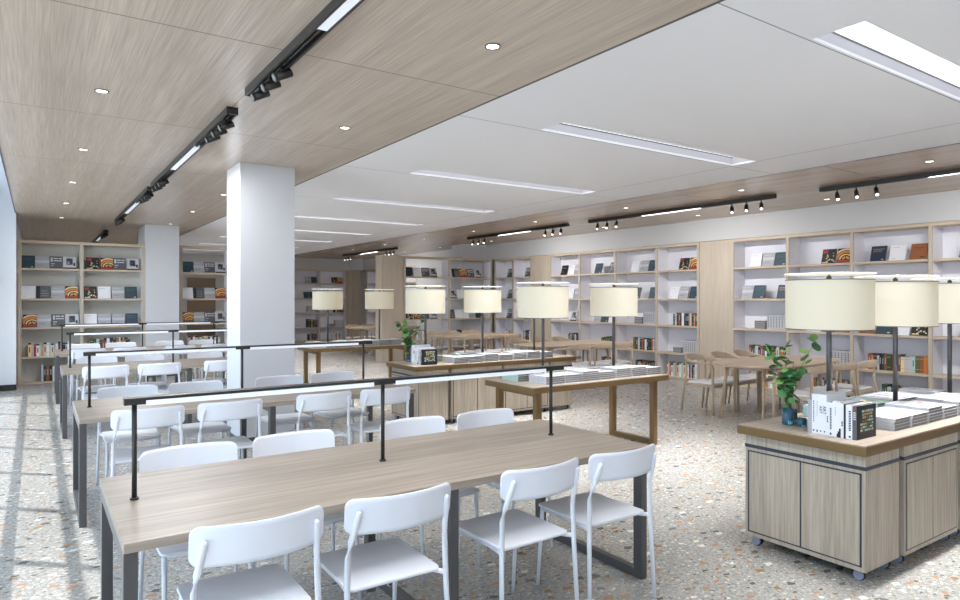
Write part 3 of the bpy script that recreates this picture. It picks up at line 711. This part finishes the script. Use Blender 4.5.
# ------------------------------------------------------------ magazine stacks
def stacks(x0, y0, nm, nfront, nback, pole_y, bx0, zt):
    n = 0
    def stack(x, y, cnt, rowname, idx, cover, c):
        nonlocal n
        for k in range(cnt):
            top = k == cnt-1; T = .0185
            me = flat_mesh(c, .212, .265, T, cover if top else None)
            link(me, 'magazine', (x+random.uniform(-.003, .003), y+random.uniform(-.003, .003), .0005+zt+k*.0192), (0, 0, random.uniform(-.012, .012)),
                 '%s magazine, %s from bottom, %s stack from left, %s row, %s' % ({'white': 'white', 'lgrey': 'grey', 'mint': 'pale green', 'cream': 'cream'}[c], ORD[k], ORD[idx], rowname, nm), 'magazine', 'stacked magazines, '+nm)
            n += 1
    hs = [4, 4, 5, 4, 5, 5, 4, 4]
    for i in range(nfront):
        stack(x0+.106+i*.236, y0+.1325, hs[i], 'front', i, ['line', 'line', 'cool', 'warm', 'line', 'cool', 'line', 'line'][i], 'white' if i != 3 else 'lgrey')
    hb = [4, 3, 4, 4, 4, 3, 4, 4]
    for i in range(nback):
        stack(bx0+.106+i*.236, pole_y+.02+.02+.1325, hb[i], 'back', i, ['warm', 'cool', 'cool', 'line', 'line', 'warm', 'line', 'line'][i], ['mint', 'cream', 'mint', 'white', 'white', 'lgrey', 'white', 'white'][i])
    return n
nm_ = 0
nm_ += stacks(4.40*NK, 1.895*NK, 'nearest island', 7, 7, 2.2*NK, 4.46*NK, NZT)
nm_ += stacks(4.02, 4.78, 'near bronze table', 7, 7, 5.07, 3.93, .75)
nm_ += stacks(4.36, 6.98, 'farther island', 7, 7, 7.31, 4.2, .75)
nm_ += stacks(4.0, 10.4, 'far bronze table', 6, 6, 10.7, 3.85, .75)
print('magazines', nm_, 'spines', NSP[0])

# ------------------------------------------------------------ book rows with bookends on the two islands
def text_mesh(txt, size):
    cu = bpy.data.curves.new('t', 'FONT'); cu.body = txt; cu.size = size; cu.extrude = .0004; cu.align_x = 'CENTER'; cu.align_y = 'CENTER'
    o = bpy.data.objects.new('t', cu); COL.objects.link(o); bpy.context.view_layer.update()
    me = bpy.data.meshes.new_from_object(o.evaluated_get(bpy.context.evaluated_depsgraph_get())); bpy.data.objects.remove(o)
    return me
def row_book(label, w_, h_, c, spine, marks, group, loc, tiltw=0, txt=None, d=.225):
    """spine faces -X; width runs along Y; origin at front-left bottom"""
    t = thing('hardback_book', label, 'book', loc, 0, group)
    b = B()
    b.box(0, 0, 0, .002, w_, h_, bk(spine)); b.box(.002, 0, 0, d, .002, h_, bk(c)); b.box(.002, w_-.002, 0, d, w_, h_, bk(c)); b.done('cover', t)
    b = B(); b.box(.002, .002, .004, d-.004, w_-.002, h_-.004, bk('paper')); b.done('pages', t)
    b = B(); n = 0
    for (z0, z1, y0, y1, cc) in marks:
        b.box(-.0008, y0*w_, z0*h_, .0002, y1*w_, z1*h_, bk(cc)); n += 1
    if n: b.done('spine_print', t)
    if txt:
        me = text_mesh(txt, w_*1.15); me.materials.clear(); me.materials.append(bk('black'))
        o = bpy.data.objects.new('spine_lettering', me); COL.objects.link(o); o.parent = t
        # letters run down the spine, read with the head tilted right
        o.matrix_local = Matrix.Translation((-.0012, w_*.5, h_*.62)) @ Matrix(((0, 0, -1, 0), (0, -1, 0, 0), (-1, 0, 0, 0), (0, 0, 0, 1)))
    return t
def glyphs(z0, z1, n=9, y0=.3, y1=.7, c='black'):
    return [(z0+(z1-z0)*k/n, z0+(z1-z0)*(k+.65)/n, y0, y1, c) for k in range(n)]
SET = [('grey slip-cased book', .026, .20, 'grey', 'grey', [], None),
       ('white book with fine black spine lettering', .021, .235, 'snow', 'snow', glyphs(.3, .85, 10, .35, .6)+[(.06, .1, .3, .7, 'black')], None),
       ('white book with faint grey spine lettering', .020, .235, 'snow', 'snow', glyphs(.45, .85, 8, .4, .6, 'grey')+[(.05, .1, .3, .7, 'black')], None),
       ('white book lettered ART on its spine', .021, .236, 'snow', 'snow', [(.06, .1, .35, .65, 'black')], 'ART'),
       ('white book lettered ART, right of its twin', .023, .236, 'snow', 'snow', [(.06, .1, .35, .65, 'black')], 'ART'),
       ('thin white book with small black marks', .011, .195, 'snow', 'snow', glyphs(.4, .6, 4, .2, .8), None),
       ('white book with bold black vertical title', .024, .197, 'black', 'snow', glyphs(.2, .85, 14, .3, .7)+[(.04, .1, .3, .7, 'black')], None),
       ('wide white book with a black corner shape', .046, .208, 'snow', 'snow', [(.0, .1, .0, .5, 'black'), (.1, .17, .0, .36, 'black'), (.17, .25, 0, .2, 'black')]+glyphs(.6, .85, 6, .6, .7, 'grey'), None),
       ('white book beside a black one', .016, .197, 'snow', 'snow', glyphs(.35, .5, 3, .2, .8), None),
       ('slim black book', .011, .197, 'black', 'black', [], None),
       ('white book with long black spine title', .036, .195, 'snow', 'snow', glyphs(.25, .85, 12, .2, .55)+[(.05, .1, .25, .55, 'black')], None)]
def book_row(ox, oy, nm, zt=.7505):
    y = oy
    for lab, w_, h_, c, sp, mk, tx in SET:
        y -= w_+.0006
        row_book(lab+', in the row on the '+nm, w_, h_, c, sp, mk, 'book row on the '+nm, (ox+random.uniform(0, .004), y, zt), txt=tx)
    w_, h_ = .024, .192; y -= w_+.001
    t = row_book('black book with a pale scribbled cover, at the right end on the '+nm, w_, h_, 'black', 'dgrey', glyphs(.6, .85, 4, .2, .8, 'lgrey')+[(.9, .96, .2, .8, 'red')], 'book row on the '+nm, (ox, y, zt))
    b = B(); rr = random.Random(5)
    for q in range(7):
        z = h_*(.82-.095*q); x = .05+rr.uniform(-.01, .02)
        while x < .18:
            l = rr.uniform(.012, .03); b.box(x, -.0008, z-.005, min(.19, x+l), .0002, z+.005+rr.uniform(0, .004), bk(rr.choice(['mint', 'gold', 'olive', 'ltblue']))); x += l+.006
    b.done('cover_print', t)['label'] = 'pale green and gold cover lettering'
book_row(3.945*NK, 2.195*NK, 'nearest island', NZT+.0005); book_row(3.93, 7.34, 'farther island')

# ------------------------------------------------------------ vases with leafy stems
LEAFA = mat('leaf', (84, 140, 84), .45); LEAFB = mat('leaf_dark', (52, 104, 62), .5); LEAFC = mat('leaf_light', (140, 180, 100), .45)
STEM = mat('stem', (96, 92, 60), .6); VASE = mat('vase_glaze', (30, 74, 96), .2); VASEL = mat('vase_motif', (110, 180, 190), .3)
VGL = mat('vase_inside', (120, 180, 200), .1)
def vase(label, loc, r, h, square, group):
    t = thing('vase', label, 'vase', loc, 0, group)
    b = B(); n = 28
    for ra, rb, za, zb in ((r*.94, r, 0, h*.08), (r, r, h*.08, h), (r, r*.9, h, h), (r*.9, r*.88, h, h*.1)):
        for k in range(n):
            a0, a1 = 2*PI*k/n, 2*PI*(k+1)/n
            b.quad([(ra*math.cos(a0), ra*math.sin(a0), za), (ra*math.cos(a1), ra*math.sin(a1), za), (rb*math.cos(a1), rb*math.sin(a1), zb), (rb*math.cos(a0), rb*math.sin(a0), zb)], VASE, True)
    b.cyl((0, 0, 0), (0, 0, h*.1), r*.93, VASE, n); bmesh.ops.remove_doubles(b.bm, verts=b.bm.verts[:], dist=.0003); b.done('body', t)
    b = B(); a = math.radians(235)
    for k, (p, q) in enumerate(((0, .34), (.25, .18), (.5, .3), (.75, .18))):
        for j in range(3):
            aa = a+math.radians(50)*(p+.25*j/3-.5); ab = a+math.radians(50)*(p+.25*(j+1)/3-.5)
            nq = [.34, .18, .3, .18, .34][k+1]
            za, zb = h*(q+(nq-q)*j/3), h*(q+(nq-q)*(j+1)/3)
            rr = r*1.012
            b.quad([(rr*math.cos(aa), rr*math.sin(aa), h*.06), (rr*math.cos(ab), rr*math.sin(ab), h*.06), (rr*math.cos(ab), rr*math.sin(ab), zb), (rr*math.cos(aa), rr*math.sin(aa), za)], VASEL, True)
    b.done('motif', t)['label'] = 'pale blue zigzag motif'
    return t
def leafy(label, loc, scale, seed, group):
    rr = random.Random(seed); t = thing('leafy_stems', label, 'plant', loc, 0, group)
    stems = []
    tips = [(-.085, .06, .315), (-.03, .02, .26), (.02, -.01, .21), (.10, -.06, .32), (-.02, .03, .17), (-.035, .0, .30), (.04, .01, .13), (.0, -.03, .24)]
    for (tx, ty, tz) in tips:
        b = B(); pts = []
        for k in range(8):
            u = k/7; bend = u*u
            pts.append(Vector((tx*bend*scale+.01*math.sin(5*u+tx*40)*u, ty*bend*scale, (tz+.02)*u*scale)))
        b.sweep(pts, [.0022*(1-.5*k/7) for k in range(8)], STEM, 6); b.done('stem', t); stems.append(pts)
    for si, pts in enumerate(stems):
        b = B()
        for k in range(3 if si != 4 else 2, 8):
            for q in range(3 if k > 4 else 2):
                p = pts[k]+Vector((rr.uniform(-.012, .012), rr.uniform(-.012, .012), rr.uniform(-.01, .01)))*scale
                L = rr.uniform(.03, .043)*scale*(1.12 if k > 5 else 1); az = rr.uniform(0, 2*PI); el = rr.uniform(-1.25, 1.1)
                d = Vector((math.cos(az)*math.cos(el), math.sin(az)*math.cos(el), math.sin(el))); sd = d.cross(Vector((0, 0, 1))).normalized(); nrm = sd.cross(d)
                m_ = rr.choice([LEAFA, LEAFA, LEAFB, LEAFB, LEAFC]); ring = []
                n = 9
                c0 = b.bm.verts.new(p+d*L*.5+nrm*.003*scale)
                for j in range(n):
                    a = 2*PI*j/n; ring.append(b.bm.verts.new(p+d*(L*.5-L*.5*math.cos(a))+sd*L*.46*math.sin(a)-nrm*.002*scale))
                for j in range(n):
                    f = b.bm.faces.new((c0, ring[j], ring[(j+1) % n])); f.material_index = b.mi(m_); f.smooth = True
        b.done('foliage', t)
    return t
for (x, y, nm, seed, zz) in ((4.08*NK, 2.40*NK, 'nearest island', 3, NZT), (4.02, 7.55, 'farther island', 8, .75)):
    vase('tall teal vase with pale motif on the '+nm, (x, y, zz+.0005), .036, .105, 0, 'teal vases')
    vase('short teal vase in front of the tall one on the '+nm, (x+.01, y-.085, zz+.0005), .029, .05, 0, 'teal vases')
    vase('narrow teal vase behind the tall one on the '+nm, (x+.075, y+.01, zz+.0005), .026, .09, 0, 'teal vases')
    leafy('round-leaved green stems standing in the tall teal vase on the '+nm, (x, y, zz+.015), 1.5, seed, 'leafy stems')

# ------------------------------------------------------------ reading tables with armchairs
def reading_table():
    t = thing('reading_table', '', 'table')
    out = []
    for k in range(56):
        a = 2*PI*k/56; c, s = math.cos(a), math.sin(a); p = 2/3.6
        out.append((1.02*math.copysign(abs(c)**p, c), .5*math.copysign(abs(s)**p, s)))
    b = B(); b.prism(out, .712, .74, ASH, .009); b.done('tabletop', t)
    b = B()
    for s in (-1, 1): b.box(-.75, s*.27-.012, .66, .75, s*.27+.012, .714, ASH, .002)
    for s in (-1, 1): b.box(s*.74-.012, -.27, .66, s*.74+.012, .27, .714, ASH, .002)
    b.done('apron', t)
    for sx in (-1, 1):
        for sy in (-1, 1):
            b = B(); b.sweep([(sx*.83, sy*.31, 0), (sx*.77, sy*.28, .4), (sx*.72, sy*.26, .715)], [.014, .021, .026], ASHZ, 16); b.done('leg', t)
    return t
def armchair():
    t = thing('armchair', '', 'chair')
    b = B(); b.prism(rrect(-.235, -.22, .235, .245, .05), .366, .396, ASH, .006); b.done('seat_frame', t)
    b = B(); b.prism(rrect(-.222, -.205, .222, .235, .06), .397, .426, WHITEP if False else mat('cushion_white', (232, 233, 238), .8), .012); b.done('cushion', t)
    half = [(0, -.292, .745, .05, .012), (.07, -.287, .744, .05, .012), (.135, -.27, .738, .048, .013), (.19, -.238, .729, .042, .014), (.226, -.19, .718, .031, .016), (.24, -.12, .708, .018, .018), (.243, -.02, .70, .014, .018), (.244, .09, .693, .013, .018), (.244, .17, .688, .013, .017)]
    full = [(-x, y, z, h, w_) for x, y, z, h, w_ in half[:0:-1]]+half
    b = B(); b.sweep([p[:3] for p in full], [(p[4], p[3]) for p in full], ASH, 14, power=2.8); b.done('backrest', t)
    for s in (-1, 1):
        b = B(); b.sweep([(s*.244, .165, .688), (s*.244, .205, .683), (s*.244, .232, .664), (s*.244, .242, .63), (s*.244, .244, .43), (s*.243, .25, .2), (s*.242, .255, 0)], [.013, .0145, .0165, .0175, .0195, .0165, .012], ASHZ, 12, up=(1, 0, 0)); b.done('leg', t)
        b = B(); b.sweep([(s*.235, -.275, 0), (s*.222, -.225, .42), (s*.21, -.205, .52), (s*.21, -.215, .70)], [.012, .018, .016, .014], ASHZ, 12); b.done('leg', t)
    return t
rt = reading_table(); ac = armchair(); RT = [(8.25, 5.0, 'nearest'), (8.25, 9.17, 'second'), (8.25, 12.5, 'third'), (8.3, 17.3, 'farthest')]
first = True
for k, (x, y, nm) in enumerate(RT):
    lab = 'rounded ash reading table with splayed legs, %s from the camera' % nm
    if k == 0: rt.location = (x, y, 0); rt['label'] = lab
    else: dup(rt, (x, y, 0), 0, lab)
    for side in (0, 1):
        for i in range(3):
            cx = x+.03+(-.535, 0, .535)[i]+random.uniform(-.01, .01); cy = y+(.71 if side else -.66); rz = PI if side else 0
            if side == 1: cy = y+.71
            lab = 'pale wood armchair, %s from left on the %s side of the %s reading table' % (ORD[i], 'far' if side else 'near', nm)
            rz += random.uniform(-.03, .03)
            if first: ac.location = (cx, cy, 0); ac.rotation_euler = (0, 0, rz); ac['label'] = lab; ac['group'] = 'armchairs at the reading tables'; first = False
            else: dup(ac, (cx, cy, 0), rz, lab, 'armchairs at the reading tables')

# ------------------------------------------------------------ ceiling tracks and downlights
def spot(parent, x, y, z, tilt, az, L=.1, r=.026, stem=.05):
    o = bpy.data.objects.new('x', None)
    m = Matrix.Translation((x, y, z-stem)) @ Matrix.Rotation(az, 4, 'Z') @ Matrix.Rotation(tilt, 4, 'X')
    P = lambda p: m @ Vector(p)
    b = B(); b.cyl((x, y, z), (x, y, z-stem), .008, DARKM, 10)
    sh = .062 if x > -.5 and az < 1.7 else .03
    b.cyl(P((0, 0, sh)), P((0, 0, -L+sh)), r, DARKM, 20); b.cyl(P((0, 0, -L+sh)), P((0, 0, -L+sh-.012)), r*1.06, DARKM, 20)
    sp = b.done('spotlight', parent)
    b = B(); b.cyl(P((0, 0, -L+sh-.012)), P((0, 0, -L+sh-.0135)), r*.72, LENS if az > 1.7 else mat('lens_dim', (120, 118, 114), .3), 18); b.done('lens', sp)
def track(label, x, y0, y1, wide, ledm, group, spots=True):
    t = thing('track_light', label, 'track light', (x, y0, CZ), 0, group)
    L = y1-y0; h = wide/2; a = L*.34; d = .055
    b = B(); b.box(-h, 0, -d, -h+.014, L, 0, DARKM, .001); b.box(h-.014, 0, -d, h, L, 0, DARKM, .001); b.box(-h+.014, 0, -.02, h-.014, L, 0, BLACK)
    b.box(-h+.014, 0, -d, h-.014, .012, -.02, DARKM); b.box(-h+.014, L-.012, -d, h-.014, L, -.02, DARKM)
    for ya, yb in ((.02, a), (L-a, L-.02)): b.box(-.008, ya, -.045, .008, yb, -.02, DARKM)
    b.done('housing', t)
    b = B(); b.box(-h+.014, a, -d+.004, h-.014, L-a, -.02, ledm, .001); b.done('light_strip', t)
    al = area('strip_lamp', (x, y0+L/2, CZ-d-.004), wide*.6, L*.32, (0, math.radians(-28) if x > 5 else 0, 0), 38 if x > 5 else 40, (1, .99, .975) if x > 5 else (.96, .98, 1))
    for base, s in ((.22, 1), (L-.22, -1)):
        for k in range(3): spot(t, .0 if wide > .06 else 0, base+s*k*.24, -.04, math.radians(64 if x < 5 else 42), math.radians(90 if x < 5 else 125), .105, .027, .06 if x < 5 else .085)
for k, (y0, y1) in enumerate(((-3.85, .16), (.66, 4.70), (5.22, 9.25), (9.55, 13.88), (16.2, 20.2))):  # first track is an unseen extra, added to brighten the near chairs
    track('black ceiling track light with spots on the left wood ceiling, %s' % ('added fill behind the camera' if k == 0 else ORD[k-1]+' of those ahead'), 1.25, y0, y1, .085, LED, 'tracks on the left wood ceiling')
for k, (y0, y1) in enumerate(((.9, 4.64), (5.28, 9.04), (9.63, 13.23), (17.0, 21.0))):
    track('black ceiling track light with spots on the right wood soffit, %s from the camera' % ORD[k], 8.66, y0, y1, .06, LED, 'tracks on the right soffit')
def downlight():
    t = thing('downlight', '', 'ceiling light')
    b = B(); n = 28
    for k in range(n):
        a0, a1 = 2*PI*k/n, 2*PI*(k+1)/n
        P = lambda r, a, z: (r*math.cos(a), r*math.sin(a), z)
        b.quad([P(.047, a0, 0), P(.047, a1, 0), P(.0455, a1, -.008), P(.0455, a0, -.008)], GREYM, True); b.quad([P(.0455, a0, -.008), P(.0455, a1, -.008), P(.037, a1, -.006), P(.037, a0, -.006)], DARKM, True)
    b.done('rim', t)
    b = B(); b.cyl((0, 0, -.0055), (0, 0, 0), .037, LENS, 28); b.done('lens', t)
    return t
dw = downlight(); first = True
for x, nm, ylist in ((.385, 'window side of left wood ceiling', [5.33+2.2*k for k in range(5)]), (2.2, 'inner side of left wood ceiling', [3.1+2.2*k for k in range(6)]),
                 (7.93, 'inner side of right soffit', [3.07, 5.33, 7.43, 9.76, 11.9, 14.1, 16.3, 18.5]), (9.7, 'wall side of right soffit', [5.1, 7.38, 9.71, 11.6, 13.72, 16.3, 18.5, 20.7])):
    for i, y in enumerate(ylist):
        lab = 'round recessed downlight, %s from the camera, %s' % (ORD[i], nm)
        if first: dw.location = (x, y, CZ); dw['label'] = lab; dw['group'] = 'round downlights'; first = False
        else: dup(dw, (x, y, CZ), 0, lab, 'round downlights')
